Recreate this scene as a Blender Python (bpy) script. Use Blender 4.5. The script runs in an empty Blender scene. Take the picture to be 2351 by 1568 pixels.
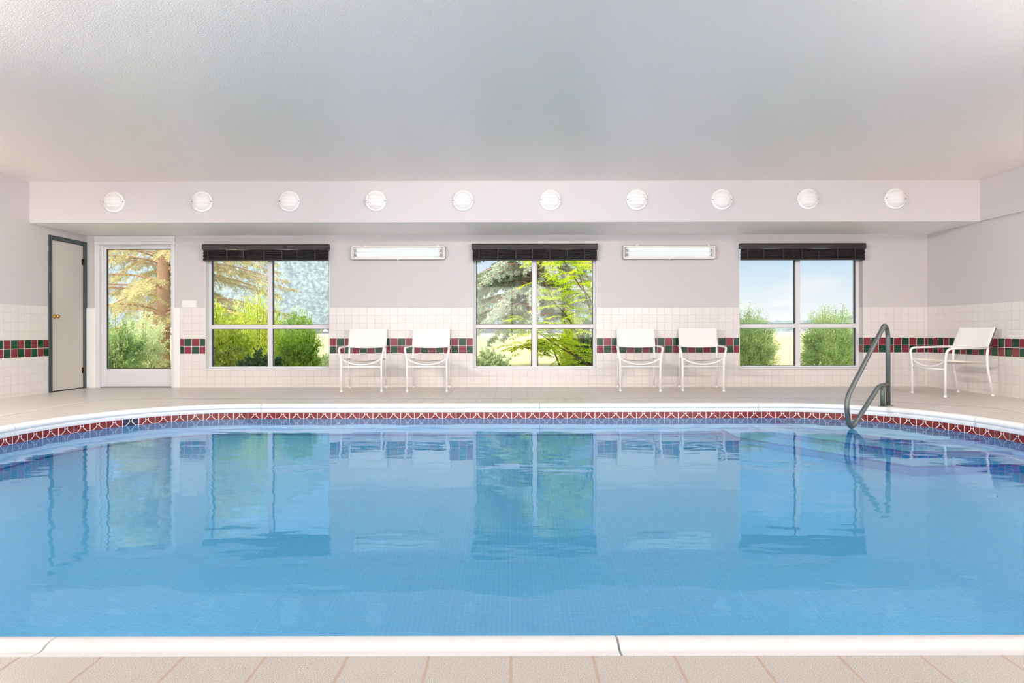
import bpy, math, random
import numpy as np
from mathutils import Vector, Matrix
random.seed(7)
C = bpy.context.scene.collection
PI = math.pi
F = 1460.0            # focal length in pixels of the 2351 px wide frame
CAMH = 0.79
DB = 9.0              # back wall
XL, XR = -6.02, 5.88  # side walls
YR = -2.8             # rear wall behind the camera
HC = 2.666            # ceiling
HS = 2.15             # underside of the soffit
YS = 7.94             # soffit face
ZW = -0.15            # water level
ZF = -1.20            # pool floor
TP = 0.108            # wall tile pitch
TZ = 0.475            # lower edge of the coloured tile rows
TT = TZ + 6 * TP      # top of the tiling

# ------------------------------------------------------------------ helpers
class MB:
    def __init__(s):
        s.v = []; s.f = []; s.m = []; s.sm = []
    def add(s, verts, faces, mat=0, smooth=False):
        o = len(s.v); s.v.extend([tuple(p) for p in verts])
        for f in faces:
            s.f.append(tuple(o + i for i in f)); s.m.append(mat); s.sm.append(smooth)
        return s
    def box(s, x0, x1, y0, y1, z0, z1, mat=0):
        v = [(x0,y0,z0),(x1,y0,z0),(x1,y1,z0),(x0,y1,z0),(x0,y0,z1),(x1,y0,z1),(x1,y1,z1),(x0,y1,z1)]
        return s.add(v, [(0,3,2,1),(4,5,6,7),(0,1,5,4),(1,2,6,5),(2,3,7,6),(3,0,4,7)], mat)
    def tube(s, pts, r, n=10, mat=0, cap=True):
        P = [Vector(p) for p in pts]; k = len(P)
        R = r if hasattr(r, '__len__') else [r] * k
        T = []
        for i in range(k):
            a = P[max(i-1,0)]; b = P[min(i+1,k-1)]; t = (b-a)
            T.append(t.normalized() if t.length > 1e-9 else Vector((0,0,1)))
        u = T[0].orthogonal().normalized(); V = []
        for i in range(k):
            u = (u - T[i]*u.dot(T[i]))
            u = u.normalized() if u.length > 1e-6 else T[i].orthogonal().normalized()
            w = T[i].cross(u)
            for j in range(n):
                a = 2*PI*j/n
                V.append(P[i] + (u*math.cos(a) + w*math.sin(a))*R[i])
        Fc = []
        for i in range(k-1):
            for j in range(n):
                j2 = (j+1) % n
                Fc.append((i*n+j, i*n+j2, (i+1)*n+j2, (i+1)*n+j))
        s.add(V, Fc, mat, True)
        if cap:
            o = len(s.v) - len(V)
            s.f.append(tuple(o + j for j in range(n))[::-1]); s.m.append(mat); s.sm.append(False)
            s.f.append(tuple(o + (k-1)*n + j for j in range(n))); s.m.append(mat); s.sm.append(False)
        return s
    def lathe(s, prof, c, ax='z', n=32, mat=0, smooth=True):
        V = []; k = len(prof)
        for (r, h) in prof:
            for j in range(n):
                a = 2*PI*j/n; x = r*math.cos(a); y = r*math.sin(a)
                if ax == 'z': V.append((c[0]+x, c[1]+y, c[2]+h))
                elif ax == 'y': V.append((c[0]+x, c[1]-h, c[2]+y))
                else: V.append((c[0]+h, c[1]+x, c[2]+y))
        Fc = []
        for i in range(k-1):
            for j in range(n):
                j2 = (j+1) % n
                Fc.append((i*n+j, i*n+j2, (i+1)*n+j2, (i+1)*n+j))
        return s.add(V, Fc, mat, smooth)
    def build(s, name, mat, parent=None, bevel=0.0, loc=None):
        me = bpy.data.meshes.new(name)
        me.from_pydata(s.v, [], s.f)
        for m in (mat if isinstance(mat, (list, tuple)) else [mat]): me.materials.append(m)
        me.polygons.foreach_set('material_index', s.m)
        me.polygons.foreach_set('use_smooth', s.sm)
        me.update()
        o = bpy.data.objects.new(name, me); C.objects.link(o)
        if parent is not None: o.parent = parent
        if loc is not None: o.location = loc
        if bevel:
            b = o.modifiers.new('bevel', 'BEVEL'); b.width = bevel; b.segments = 2; b.limit_method = 'ANGLE'
            b.harden_normals = False
        return o

def spline(pts, n=8, closed=False):
    P = [Vector(p) for p in pts]; out = []
    k = len(P)
    for i in range(k if closed else k-1):
        if closed: p0,p1,p2,p3 = P[(i-1)%k],P[i],P[(i+1)%k],P[(i+2)%k]
        else: p0,p1,p2,p3 = P[max(i-1,0)],P[i],P[i+1],P[min(i+2,k-1)]
        for j in range(n):
            t = j/n
            out.append(0.5*((2*p1)+(-p0+p2)*t+(2*p0-5*p1+4*p2-p3)*t*t+(-p0+3*p1-3*p2+p3)*t**3))
    if not closed: out.append(P[-1])
    return out

def rounded(pts, rad, n=7):
    """polyline with rounded corners; rad = one radius or a list per inner corner"""
    P = [Vector(p) for p in pts]; out = [P[0]]
    for i in range(1, len(P)-1):
        r = rad[i-1] if hasattr(rad, '__len__') else rad
        a = (P[i-1]-P[i]); b = (P[i+1]-P[i])
        r = min(r, a.length*.49, b.length*.49)
        A = P[i]+a.normalized()*r; B = P[i]+b.normalized()*r
        for j in range(n+1):
            t = j/n; out.append(A*(1-t)**2 + P[i]*2*t*(1-t) + B*t*t)
    out.append(P[-1]); return out

def tag(o, label=None, cat=None, group=None, kind=None):
    if label: o['label'] = label
    if cat: o['category'] = cat
    if group: o['group'] = group
    if kind: o['kind'] = kind
    return o
def empty(name, loc=(0,0,0), rz=0.0):
    o = bpy.data.objects.new(name, None); C.objects.link(o)
    o.location = loc; o.rotation_euler = (0,0,rz); o.empty_display_size = .2
    return o
def copy_tree(o, parent=None):
    c = o.copy(); C.objects.link(c)
    if parent is not None: c.parent = parent
    for ch in [k for k in bpy.data.objects if k.parent == o]: copy_tree(ch, c)
    return c

# ------------------------------------------------------------------ materials
def lin(c):
    return tuple(((x/255)/12.92 if x/255 <= .04045 else (((x/255)+.055)/1.055)**2.4) for x in c)
class NT:
    def __init__(s, name):
        s.m = bpy.data.materials.new(name); s.m.use_nodes = True
        s.t = s.m.node_tree; s.t.nodes.clear()
        s.out = s.n('ShaderNodeOutputMaterial')
    def n(s, kind, **kw):
        x = s.t.nodes.new(kind)
        for k, v in kw.items(): setattr(x, k, v)
        return x
    def l(s, a, b): s.t.links.new(a, b)
    def math(s, op, a, b=None, c=None, clamp=False):
        x = s.n('ShaderNodeMath', operation=op); x.use_clamp = clamp
        for i, q in enumerate((a, b, c)):
            if q is None: continue
            if isinstance(q, (int, float)): x.inputs[i].default_value = q
            else: s.l(q, x.inputs[i])
        return x.outputs[0]
    def mix(s, fac, a, b):
        x = s.n('ShaderNodeMix', data_type='RGBA')
        for q, i in ((fac, 0), (a, 6), (b, 7)):
            if isinstance(q, (int, float)): x.inputs[i].default_value = q
            elif isinstance(q, tuple): x.inputs[i].default_value = (*q, 1) if len(q) == 3 else q
            else: s.l(q, x.inputs[i])
        return x.outputs[2]
    def bsdf(s, col, rough=.5, metal=0.0, spec=.5, **kw):
        b = s.n('ShaderNodeBsdfPrincipled')
        for nm, q in (('Base Color', col), ('Roughness', rough), ('Metallic', metal), ('Specular IOR Level', spec)):
            if isinstance(q, (int, float)): b.inputs[nm].default_value = q
            elif isinstance(q, tuple): b.inputs[nm].default_value = (*q, 1)
            else: s.l(q, b.inputs[nm])
        for k, v in kw.items(): b.inputs[k.replace('_', ' ')].default_value = v
        s.l(b.outputs[0], s.out.inputs[0]); return b
    def noise(s, scale, detail=3, rough=.5, vec=None, obj=False):
        x = s.n('ShaderNodeTexNoise'); x.inputs['Scale'].default_value = scale
        x.inputs['Detail'].default_value = detail; x.inputs['Roughness'].default_value = rough
        if vec is None:
            g = s.n('ShaderNodeNewGeometry'); vec = g.outputs['Position']
        s.l(vec, x.inputs['Vector']); return x.outputs['Fac']
    def bump(s, b, h, dist=.01, strength=1.0):
        x = s.n('ShaderNodeBump'); x.inputs['Distance'].default_value = dist; x.inputs['Strength'].default_value = strength
        s.l(h, x.inputs['Height']); s.l(x.outputs[0], b.inputs['Normal'])

def simple(name, rgb, rough=.5, metal=0.0, var=.04, scale=6, bump=0.0, bscale=200, spec=.5, **kw):
    m = NT(name); c = lin(rgb)
    f = m.noise(scale)
    col = m.mix(f, tuple(x*(1-var) for x in c), tuple(min(1, x*(1+var)) for x in c))
    b = m.bsdf(col, rough, metal, spec, **kw)
    if bump: m.bump(b, m.noise(bscale, 2), bump)
    return m.m

M = {}
M['ceiling'] = simple('ceiling_paint', (243,234,227), .30, var=.015, scale=1.5, bump=.0016, bscale=90, spec=.85)
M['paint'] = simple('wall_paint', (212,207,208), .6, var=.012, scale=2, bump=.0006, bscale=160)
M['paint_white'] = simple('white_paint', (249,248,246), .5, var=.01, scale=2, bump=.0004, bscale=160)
M['white_metal'] = simple('white_powder_coat', (250,250,250), .3, var=.01)
M['alu'] = simple('white_aluminium', (232,232,235), .35, var=.02)
M['sling'] = simple('white_sling_fabric', (247,246,244), .75, var=.02, scale=120)
M['sling_seat'] = simple('cream_sling_fabric', (232,226,215), .75, var=.02, scale=120)
M['gasket'] = simple('dark_gasket', (70,70,74), .6)
M['steel'] = simple('brushed_steel', (112,119,118), .45, metal=.65, var=.12, scale=40, bump=.0003, bscale=300)
M['teal'] = simple('dark_teal_paint', (62,76,80), .45, var=.06)
M['door'] = simple('beige_door_paint', (216,210,203), .42, var=.02, scale=2, bump=.0002)
M['brass'] = simple('brass', (205,165,90), .22, metal=1.0)
M['bronze'] = simple('dark_bronze', (96,74,60), .35, metal=.7)
M['blind'] = simple('dark_blind_fabric', (38,33,36), .42, var=.25, scale=20)
M['blind_slat'] = simple('dark_blind_slats', (36,32,35), .6, var=.3, scale=30)
M['globe'] = simple('white_globe_glass', (246,243,242), .28, var=.01)
M['socket'] = simple('socket_plastic', (150,165,150), .5)
M['screw'] = simple('dark_screw', (70,64,60), .5)
M['tray'] = simple('lamp_housing', (232,229,224), .4, var=.02)
M['coping'] = simple('white_coping', (243,243,243), .3, var=.02, scale=4)
M['pool_wall'] = None
M['bark'] = simple('bark', (150,122,98), .9, var=.3, scale=25, bump=.01, bscale=60)
M['twig'] = simple('brown_twig', (158,124,96), .9, var=.3, scale=30)
M['stem'] = simple('green_brown_stem', (112,92,52), .8, var=.2, scale=30)

def tile_wall(name, phx, phy):
    m = NT(name)
    g = m.n('ShaderNodeNewGeometry')
    sp = m.n('ShaderNodeSeparateXYZ'); m.l(g.outputs['Position'], sp.inputs[0])
    sn = m.n('ShaderNodeSeparateXYZ'); m.l(g.outputs['True Normal'], sn.inputs[0])
    side = m.math('GREATER_THAN', m.math('ABSOLUTE', sn.outputs[0]), .5)
    ux = m.math('DIVIDE', m.math('SUBTRACT', sp.outputs[0], phx), TP)
    uy = m.math('DIVIDE', m.math('SUBTRACT', sp.outputs[1], phy), TP)
    u = m.math('ADD', m.math('MULTIPLY', ux, m.math('SUBTRACT', 1.0, side)), m.math('MULTIPLY', uy, side))
    v = m.math('DIVIDE', m.math('SUBTRACT', sp.outputs[2], TZ), TP)
    iu = m.math('FLOOR', u); iv = m.math('FLOOR', v)
    fu = m.math('ABSOLUTE', m.math('SUBTRACT', m.math('SUBTRACT', u, iu), .5))
    fv = m.math('ABSOLUTE', m.math('SUBTRACT', m.math('SUBTRACT', v, iv), .5))
    edge = m.math('MAXIMUM', fu, fv)
    grout = m.math('GREATER_THAN', edge, .474)
    band = m.math('MULTIPLY', m.math('GREATER_THAN', v, 0.0), m.math('LESS_THAN', v, 2.0))
    par = m.math('GREATER_THAN', m.math('ABSOLUTE', m.math('SUBTRACT', m.math('MODULO', m.math('ADD', m.math('ADD', iu, iv), 400.0), 2.0), 0.0)), .5)
    idv = m.n('ShaderNodeCombineXYZ'); m.l(iu, idv.inputs[0]); m.l(iv, idv.inputs[1])
    wn = m.n('ShaderNodeTexWhiteNoise'); m.l(idv.outputs[0], wn.inputs['Vector'])
    ns = m.noise(14, 4)
    red = m.mix(ns, lin((116,38,52)), lin((144,52,68)))
    grn = m.mix(ns, lin((20,58,44)), lin((36,80,60)))
    strp = m.mix(par, red, grn)
    wht = m.mix(wn.outputs[0], lin((233,228,225)), lin((236,232,229)))
    tile = m.mix(band, wht, strp)
    gcol = m.mix(band, lin((218,211,206)), lin((228,216,214)))
    col = m.mix(grout, tile, gcol)
    rg = m.math('MULTIPLY_ADD', grout, .5, .22)
    b = m.bsdf(col, rg)
    h = m.math('MULTIPLY', m.math('SUBTRACT', .5, edge), 30.0, clamp=True)
    m.bump(b, h, .0012)
    return m.m
M['tile_back'] = tile_wall('wall_tile_back', -2.481, 9.0)
M['tile_left'] = tile_wall('wall_tile_left', -2.481, 8.178 - TP*61)
M['tile_right'] = tile_wall('wall_tile_right', -2.481, 8.884 - TP*60)

def deck_mat():
    m = NT('deck_tile')
    g = m.n('ShaderNodeNewGeometry'); sp = m.n('ShaderNodeSeparateXYZ'); m.l(g.outputs['Position'], sp.inputs[0])
    p = .1985
    u = m.math('DIVIDE', m.math('ADD', sp.outputs[0], .004), p); v = m.math('DIVIDE', m.math('SUBTRACT', sp.outputs[1], 1.56), p)
    iu = m.math('FLOOR', u); iv = m.math('FLOOR', v)
    fu = m.math('ABSOLUTE', m.math('SUBTRACT', m.math('SUBTRACT', u, iu), .5))
    fv = m.math('ABSOLUTE', m.math('SUBTRACT', m.math('SUBTRACT', v, iv), .5))
    edge = m.math('MAXIMUM', fu, fv); grout = m.math('GREATER_THAN', edge, .482)
    idv = m.n('ShaderNodeCombineXYZ'); m.l(iu, idv.inputs[0]); m.l(iv, idv.inputs[1])
    wn = m.n('ShaderNodeTexWhiteNoise'); m.l(idv.outputs[0], wn.inputs['Vector'])
    fine = m.noise(420, 2, .7); big = m.noise(3.5, 4)
    r = m.n('ShaderNodeValToRGB'); m.l(fine, r.inputs[0])
    r.color_ramp.elements[0].position = .42; r.color_ramp.elements[0].color = (*lin((160,153,146)), 1)
    r.color_ramp.elements[1].position = .58; r.color_ramp.elements[1].color = (*lin((232,227,220)), 1)
    base = m.mix(m.math('MULTIPLY', m.math('ADD', wn.outputs[0], big), .22), r.outputs[0], lin((214,210,205)))
    col = m.mix(grout, base, lin((196,172,158)))
    b = m.bsdf(col, .33, spec=.7)
    m.bump(b, m.math('MULTIPLY', m.math('SUBTRACT', .5, edge), 30.0, clamp=True), .0015)
    return m.m
M['deck'] = deck_mat()

def pool_tile(name, base_lo, base_hi, groutc, pitch=.0245, big=12, gw=.455):
    m = NT(name)
    g = m.n('ShaderNodeNewGeometry'); sp = m.n('ShaderNodeSeparateXYZ'); m.l(g.outputs['Position'], sp.inputs[0])
    sn = m.n('ShaderNodeSeparateXYZ'); m.l(g.outputs['True Normal'], sn.inputs[0])
    ax = m.math('GREATER_THAN', m.math('ABSOLUTE', sn.outputs[0]), .72)
    az = m.math('GREATER_THAN', m.math('ABSOLUTE', sn.outputs[2]), .5)
    def sel(f, a, b): return m.math('ADD', m.math('MULTIPLY', a, m.math('SUBTRACT', 1.0, f)), m.math('MULTIPLY', b, f))
    cu = sel(ax, sp.outputs[0], sp.outputs[1]); cv = sel(az, sp.outputs[2], sp.outputs[1])
    u = m.math('DIVIDE', m.math('ADD', cu, 20.0 - .29), pitch); v = m.math('DIVIDE', m.math('ADD', cv, 20.0), pitch)
    iu = m.math('FLOOR', u); iv = m.math('FLOOR', v)
    fu = m.math('ABSOLUTE', m.math('SUBTRACT', m.math('FRACT', u), .5)); fv = m.math('ABSOLUTE', m.math('SUBTRACT', m.math('FRACT', v), .5))
    grout = m.math('GREATER_THAN', m.math('MAXIMUM', fu, fv), gw)
    bu = m.math('ABSOLUTE', m.math('SUBTRACT', m.math('FRACT', m.math('DIVIDE', u, float(big))), .5))
    bv = m.math('ABSOLUTE', m.math('SUBTRACT', m.math('FRACT', m.math('DIVIDE', v, float(big))), .5))
    sheet = m.math('GREATER_THAN', m.math('MAXIMUM', bu, bv), .5 - .055/big*1.6)
    idv = m.n('ShaderNodeCombineXYZ'); m.l(iu, idv.inputs[0]); m.l(iv, idv.inputs[1])
    wn = m.n('ShaderNodeTexWhiteNoise'); m.l(idv.outputs[0], wn.inputs['Vector'])
    t = m.mix(wn.outputs[0], base_lo, base_hi)
    col = m.mix(m.math('MULTIPLY', grout, .6), t, groutc)
    col = m.mix(m.math('MULTIPLY', sheet, .22), col, (.45,.84,1.0))
    m.bsdf(col, .35)
    return m.m
M['pool_floor'] = pool_tile('pool_floor_tile', (.135,.61,.97), (.16,.65,.99), (.35,.80,1.0))
M['pool_wall'] = pool_tile('pool_wall_tile', (.135,.61,.97), (.16,.65,.99), (.35,.80,1.0))
M['pool_edge'] = simple('dark_blue_edge_tile', (22,118,205), .35, var=.2, scale=8)
M['band_low'] = simple('submerged_blue_tile', (70,150,205), .25, var=.08)
M['riser'] = simple('blue_riser_tile', (50,158,222), .3, var=.1)
M['band_red'] = simple('oxblood_tile', (128,44,40), .2, var=.22, scale=5)
M['band_navy'] = simple('navy_tile', (38,38,66), .2, var=.1)
M['band_line'] = simple('tile_line_glaze', (246,240,234), .4, var=.02)

def water_mat():
    m = NT('pool_water_surface')
    g = m.n('ShaderNodeBsdfGlass'); g.inputs['IOR'].default_value = 1.333; g.inputs['Roughness'].default_value = 0.0
    g.inputs['Color'].default_value = (.85,.945,1,1)
    geo = m.n('ShaderNodeNewGeometry')
    mp = m.n('ShaderNodeMapping'); mp.inputs['Scale'].default_value = (1.0,2.2,1.0); m.l(geo.outputs['Position'], mp.inputs[0])
    n1 = m.noise(2.2, 2, .4, mp.outputs[0]); n2 = m.noise(13, 3, .5, mp.outputs[0])
    patch = m.noise(.55, 2, .5)
    pr = m.n('ShaderNodeMapRange'); m.l(patch, pr.inputs[0]); pr.inputs[1].default_value = .5; pr.inputs[2].default_value = .66
    h = m.math('ADD', m.math('MULTIPLY', n1, .9), m.math('MULTIPLY', m.math('MULTIPLY', n2, .16), m.math('ADD', pr.outputs[0], .12)))
    b = m.n('ShaderNodeBump'); b.inputs['Distance'].default_value = .0035; b.inputs['Strength'].default_value = 1
    m.l(h, b.inputs['Height']); m.l(b.outputs[0], g.inputs['Normal'])
    m.l(g.outputs[0], m.out.inputs[0]); return m.m
M['water'] = water_mat()

def glass_mat():
    m = NT('window_glass')
    t = m.n('ShaderNodeBsdfTransparent'); t.inputs[0].default_value = (.985,.99,.985,1)
    g = m.n('ShaderNodeBsdfGlossy'); g.inputs['Roughness'].default_value = .01
    lw = m.n('ShaderNodeFresnel'); lw.inputs['IOR'].default_value = 1.3
    mx = m.n('ShaderNodeMixShader'); m.l(lw.outputs[0], mx.inputs[0]); m.l(t.outputs[0], mx.inputs[1]); m.l(g.outputs[0], mx.inputs[2])
    m.l(mx.outputs[0], m.out.inputs[0]); return m.m
M['glass'] = glass_mat()

def emit_mat(name, col, st):
    m = NT(name); e = m.n('ShaderNodeEmission'); e.inputs[0].default_value = (*col, 1); e.inputs[1].default_value = st
    m.l(e.outputs[0], m.out.inputs[0]); return m.m
M['tube_light'] = emit_mat('fluorescent_tube_glow', (.93,.98,1.0), .95)

def leaf_mat(name, a, b, trans=.45, scale=3.0):
    m = NT(name)
    n = m.noise(scale, 3); n2 = m.noise(scale*9, 2)
    r = m.n('ShaderNodeMapRange'); m.l(m.math('MULTIPLY', m.math('ADD', n, n2), .5), r.inputs[0])
    r.inputs[1].default_value = .36; r.inputs[2].default_value = .64
    col = m.mix(r.outputs[0], lin(a), lin(b))
    d = m.n('ShaderNodeBsdfDiffuse'); t = m.n('ShaderNodeBsdfTranslucent'); gl = m.n('ShaderNodeBsdfGlossy'); gl.inputs['Roughness'].default_value = .4
    m.l(col, d.inputs[0]); m.l(col, t.inputs[0])
    mx = m.n('ShaderNodeMixShader'); mx.inputs[0].default_value = trans; m.l(d.outputs[0], mx.inputs[1]); m.l(t.outputs[0], mx.inputs[2])
    m2 = m.n('ShaderNodeMixShader'); m2.inputs[0].default_value = .04; m.l(mx.outputs[0], m2.inputs[1]); m.l(gl.outputs[0], m2.inputs[2])
    m.l(m2.outputs[0], m.out.inputs[0]); return m.m
M['l_yellow'] = leaf_mat('yellow_green_leaf', (164,190,40), (222,228,76))
M['l_bright'] = leaf_mat('bright_green_leaf', (110,160,40), (180,208,60))
M['l_sumac'] = leaf_mat('sumac_leaf', (170,206,20), (236,242,52), .5)
M['l_soft'] = leaf_mat('soft_green_leaf', (98,134,72), (172,194,116))
M['l_pale'] = leaf_mat('pale_green_leaf', (170,190,140), (214,222,170))
M['l_dark'] = leaf_mat('dark_green_leaf', (46,84,46), (80,120,60), .3)
M['needle_blue'] = leaf_mat('blue_spruce_needles', (150,168,144), (208,216,196), .3)
M['needle_tan'] = leaf_mat('olive_pine_needles', (168,166,112), (216,208,156), .35)

# ------------------------------------------------------------------ room shell
def wall_grid(name, xs, zs, holes, y0, y1, mats, axis='x', zsplit=TT):
    """boxes between breakpoints, except where a hole is"""
    mb = MB()
    for i in range(len(xs)-1):
        for k in range(len(zs)-1):
            cx, cz = (xs[i]+xs[i+1])/2, (zs[k]+zs[k+1])/2
            if any(a < cx < b and c < cz < d for a, b, c, d in holes): continue
            mi = 0 if cz < zsplit else 1
            if axis == 'x': mb.box(xs[i], xs[i+1], y0, y1, zs[k], zs[k+1], mi)
            else: mb.box(y0, y1, xs[i], xs[i+1], zs[k], zs[k+1], mi)
    return tag(mb.build(name, mats), kind='structure')

W1, W2, W3 = (-4.343, -2.580), (-.556, 1.201), (3.215, 4.966)
WZ0, WZ1 = .245, 2.02
D2 = (-5.878, -4.769)
GY = 9.15
tag(wall_grid('wall_back', [XL-.15, D2[0], D2[1], W1[0], W1[1], W2[0], W2[1], W3[0], W3[1], XR+.15], [-.15, 0, WZ0, TT, WZ1, HC+.12],
          [(D2[0], D2[1], 0, HS-.02) if False else (D2[0], D2[1], 0, 2.02), (*W1, WZ0, WZ1), (*W2, WZ0, WZ1), (*W3, WZ0, WZ1)], 9.0, 9.22, [M['tile_back'], M['paint']]),
    'long back wall with white tiles below a grey painted band', 'wall')
DL = (8.305, 8.955)
tag(wall_grid('wall_left', [YR-.2, DL[0], DL[1], DB], [-.15, 0, TT, 2.03, HC+.12], [(DL[0], DL[1], 0, 2.03)], XL-.15, XL, [M['tile_left'], M['paint']], 'y'),
    'left side wall with the beige door in it', 'wall')
tag(wall_grid('wall_right', [YR-.2, DB], [-.15, TT, HC+.12], [], XR, XR+.15, [M['tile_right'], M['paint']], 'y'),
    'right side wall behind the single sideways chair', 'wall')
RW = [(-5.4,-2.0), (-1.7,1.7), (2.0,5.3)]
tag(wall_grid('wall_rear', [XL, RW[0][0], RW[0][1], RW[1][0], RW[1][1], RW[2][0], RW[2][1], XR], [-.15, .5, TT, 2.3, HC+.12],
          [(a, b, .5, 2.3) for a, b in RW], YR-.2, YR, [M['tile_back'], M['paint']]),
    'wall behind the viewer with three wide window openings added for daylight', 'wall')
mb = MB().box(XL-.15, XR+.15, YR-.2, DB+.22, HC, HC+.14)
tag(mb.build('ceiling', M['ceiling']), 'wide grey plastered ceiling with soft sheen', 'ceiling', kind='structure')
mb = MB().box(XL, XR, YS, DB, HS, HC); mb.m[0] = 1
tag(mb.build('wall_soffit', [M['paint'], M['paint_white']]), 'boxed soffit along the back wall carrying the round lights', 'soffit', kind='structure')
mb = MB().box(XR-.035, XR, YR, YS, HS, HC)
tag(mb.build('trim_2', [M['paint']], bevel=.003), 'shallow bulkhead running along the top of the right wall', 'bulkhead', kind='structure')
# white vertical end boards beside the glass door
mb = MB().box(XL+.003, D2[0]-.002, 8.978, 9.0, 0, TT)
tag(mb.build('trim_3', M['paint_white'], bevel=.003), 'white board left of the glass door', 'trim', kind='structure')
mb = MB().box(D2[1]-.012, D2[1]+.075, 8.978, 9.0, 0, TT)
tag(mb.build('trim_4', M['paint_white'], bevel=.003), 'white board right of the glass door', 'trim', kind='structure')

# ------------------------------------------------------------------ pool
def outline():
    pts = []
    def corner(cx, cy, a, b, n, t0, t1, k=26):
        for i in range(k+1):
            t = t0 + (t1-t0)*i/k
            c, s = math.cos(t), math.sin(t)
            pts.append((cx + a*math.copysign(abs(c)**(2/n), c), cy + b*math.copysign(abs(s)**(2/n), s)))
    corner(2.72, 5.15, 1.52, 1.71, 2.35, 0, PI/2)           # back right
    corner(-2.70, 5.12, 1.50, 1.74, 2.25, PI/2, PI)         # back left
    corner(-2.9, 2.96, 1.30, 1.30, 2.2, PI, 1.5*PI)         # near left
    corner(2.94, 2.96, 1.30, 1.30, 2.2, 1.5*PI, 2*PI)       # near right
    out = []
    for p in pts:
        if not out or math.dist(p, out[-1]) > 1e-4: out.append(p)
    return out
OUT = outline()                                             # inner face of the pool wall, counter-clockwise
def resample(P, closed=True, step=.02):
    Q = P + [P[0]]; L = [0]
    for a, b in zip(Q, Q[1:]): L.append(L[-1] + math.dist(a, b))
    n = int(L[-1]/step); res = []; j = 0
    for i in range(n):
        t = L[-1]*i/n
        while L[j+1] < t: j += 1
        f = (t-L[j])/(L[j+1]-L[j])
        res.append((Q[j][0]+(Q[j+1][0]-Q[j][0])*f, Q[j][1]+(Q[j+1][1]-Q[j][1])*f))
    return res, L[-1]
RS, PLEN = resample(OUT)
NR = len(RS)
NRM = []
for i in range(NR):
    a, b = RS[i-3], RS[(i+3) % NR]; d = (b[0]-a[0], b[1]-a[1]); l = math.hypot(*d)
    NRM.append((d[1]/l, -d[0]/l))                           # outward
def at(s, off, z):
    """point at arc length s, offset outwards by off"""
    x = (s / PLEN * NR) % NR; i = int(x); f = x-i; j = (i+1) % NR; i %= NR
    px = RS[i][0]*(1-f)+RS[j][0]*f; py = RS[i][1]*(1-f)+RS[j][1]*f
    nx = NRM[i][0]*(1-f)+NRM[j][0]*f; ny = NRM[i][1]*(1-f)+NRM[j][1]*f
    return (px+nx*off, py+ny*off, z)
def s_of(x, y):
    i = min(range(NR), key=lambda k: (RS[k][0]-x)**2 + (RS[k][1]-y)**2); return i*PLEN/NR

CW = .115                                                   # coping reaches this far out from the pool wall
# deck with the pool cut out
import bmesh
def deck():
    bm = bmesh.new()
    n = 220
    inner = [bm.verts.new(at(PLEN*i/n, CW-.001, 0)) for i in range(n)]
    outer = [bm.verts.new((x, y, 0)) for x, y in ((XL-.1, YR-.1), (XR+.1, YR-.1), (XR+.1, DB+.2), (XL-.1, DB+.2))]
    es = [bm.edges.new((inner[i], inner[(i+1) % n])) for i in range(n)] + [bm.edges.new((outer[i], outer[(i+1) % 4])) for i in range(4)]
    bmesh.ops.triangle_fill(bm, edges=es, use_beauty=True, use_dissolve=False, normal=(0,0,1))
    low = [v for v in inner]
    geo = bmesh.ops.extrude_edge_only(bm, edges=es)
    for v in [g for g in geo['geom'] if isinstance(g, bmesh.types.BMVert)]: v.co.z = -.12
    bmesh.ops.recalc_face_normals(bm, faces=bm.faces)
    me = bpy.data.meshes.new('floor'); bm.to_mesh(me); bm.free(); me.materials.append(M['deck'])
    o = bpy.data.objects.new('floor', me); C.objects.link(o)
    if max(me.polygons, key=lambda p: p.area).normal.z < 0: me.flip_normals()
    return o
tag(deck(), 'beige speckled square tiled deck around the pool', 'floor', kind='structure')

# coping sections
prof = [(0,-.02),(0,-.004),(.004,-.001),(.028,-.005),(.042,-.005),(.053,.0015),(.066,.0055),(.082,.006),(.098,.003),(.112,-.005),
        (.122,-.018),(.126,-.030),(.122,-.039),(.112,-.044),(.110,-.048),(.116,-.053),(.118,-.060),(.118,-.082),(.114,-.088)]
cop = tag(empty('pool_coping', (0,1.6,0)), 'moulded white coping around the rim of the pool', 'coping', kind='structure')
cop.location = (0,0,0)
joints = [s_of(2.66, 6.86), s_of(.287, 6.86), s_of(-2.70, 6.86), s_of(-4.18, 5.35), s_of(-4.2, 3.2), s_of(-1.17, 1.66), s_of(.27, 1.66), s_of(2.9, 1.66), s_of(4.24, 3.4), s_of(4.16, 5.75)]
js = sorted(j % PLEN for j in joints)
for a, b in zip(js, js[1:] + [js[0]+PLEN]):
    g = .003; a += g; b -= g
    k = max(2, int((b-a)/.04)); mb = MB(); V = []
    for i in range(k+1):
        s = a + (b-a)*i/k
        V += [at(s, CW-d, z) for d, z in prof]
    m_ = len(prof)
    Fc = [(i*m_+j, i*m_+j+1, (i+1)*m_+j+1, (i+1)*m_+j) for i in range(k) for j in range(m_-1)]
    mb.add(V, Fc, 0, True)
    mb.add(V[:m_], [tuple(range(m_))], 0); mb.add(V[-m_:], [tuple(range(m_))[::-1]], 0)
    mb.build('coping_section', M['coping'], cop)
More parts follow.
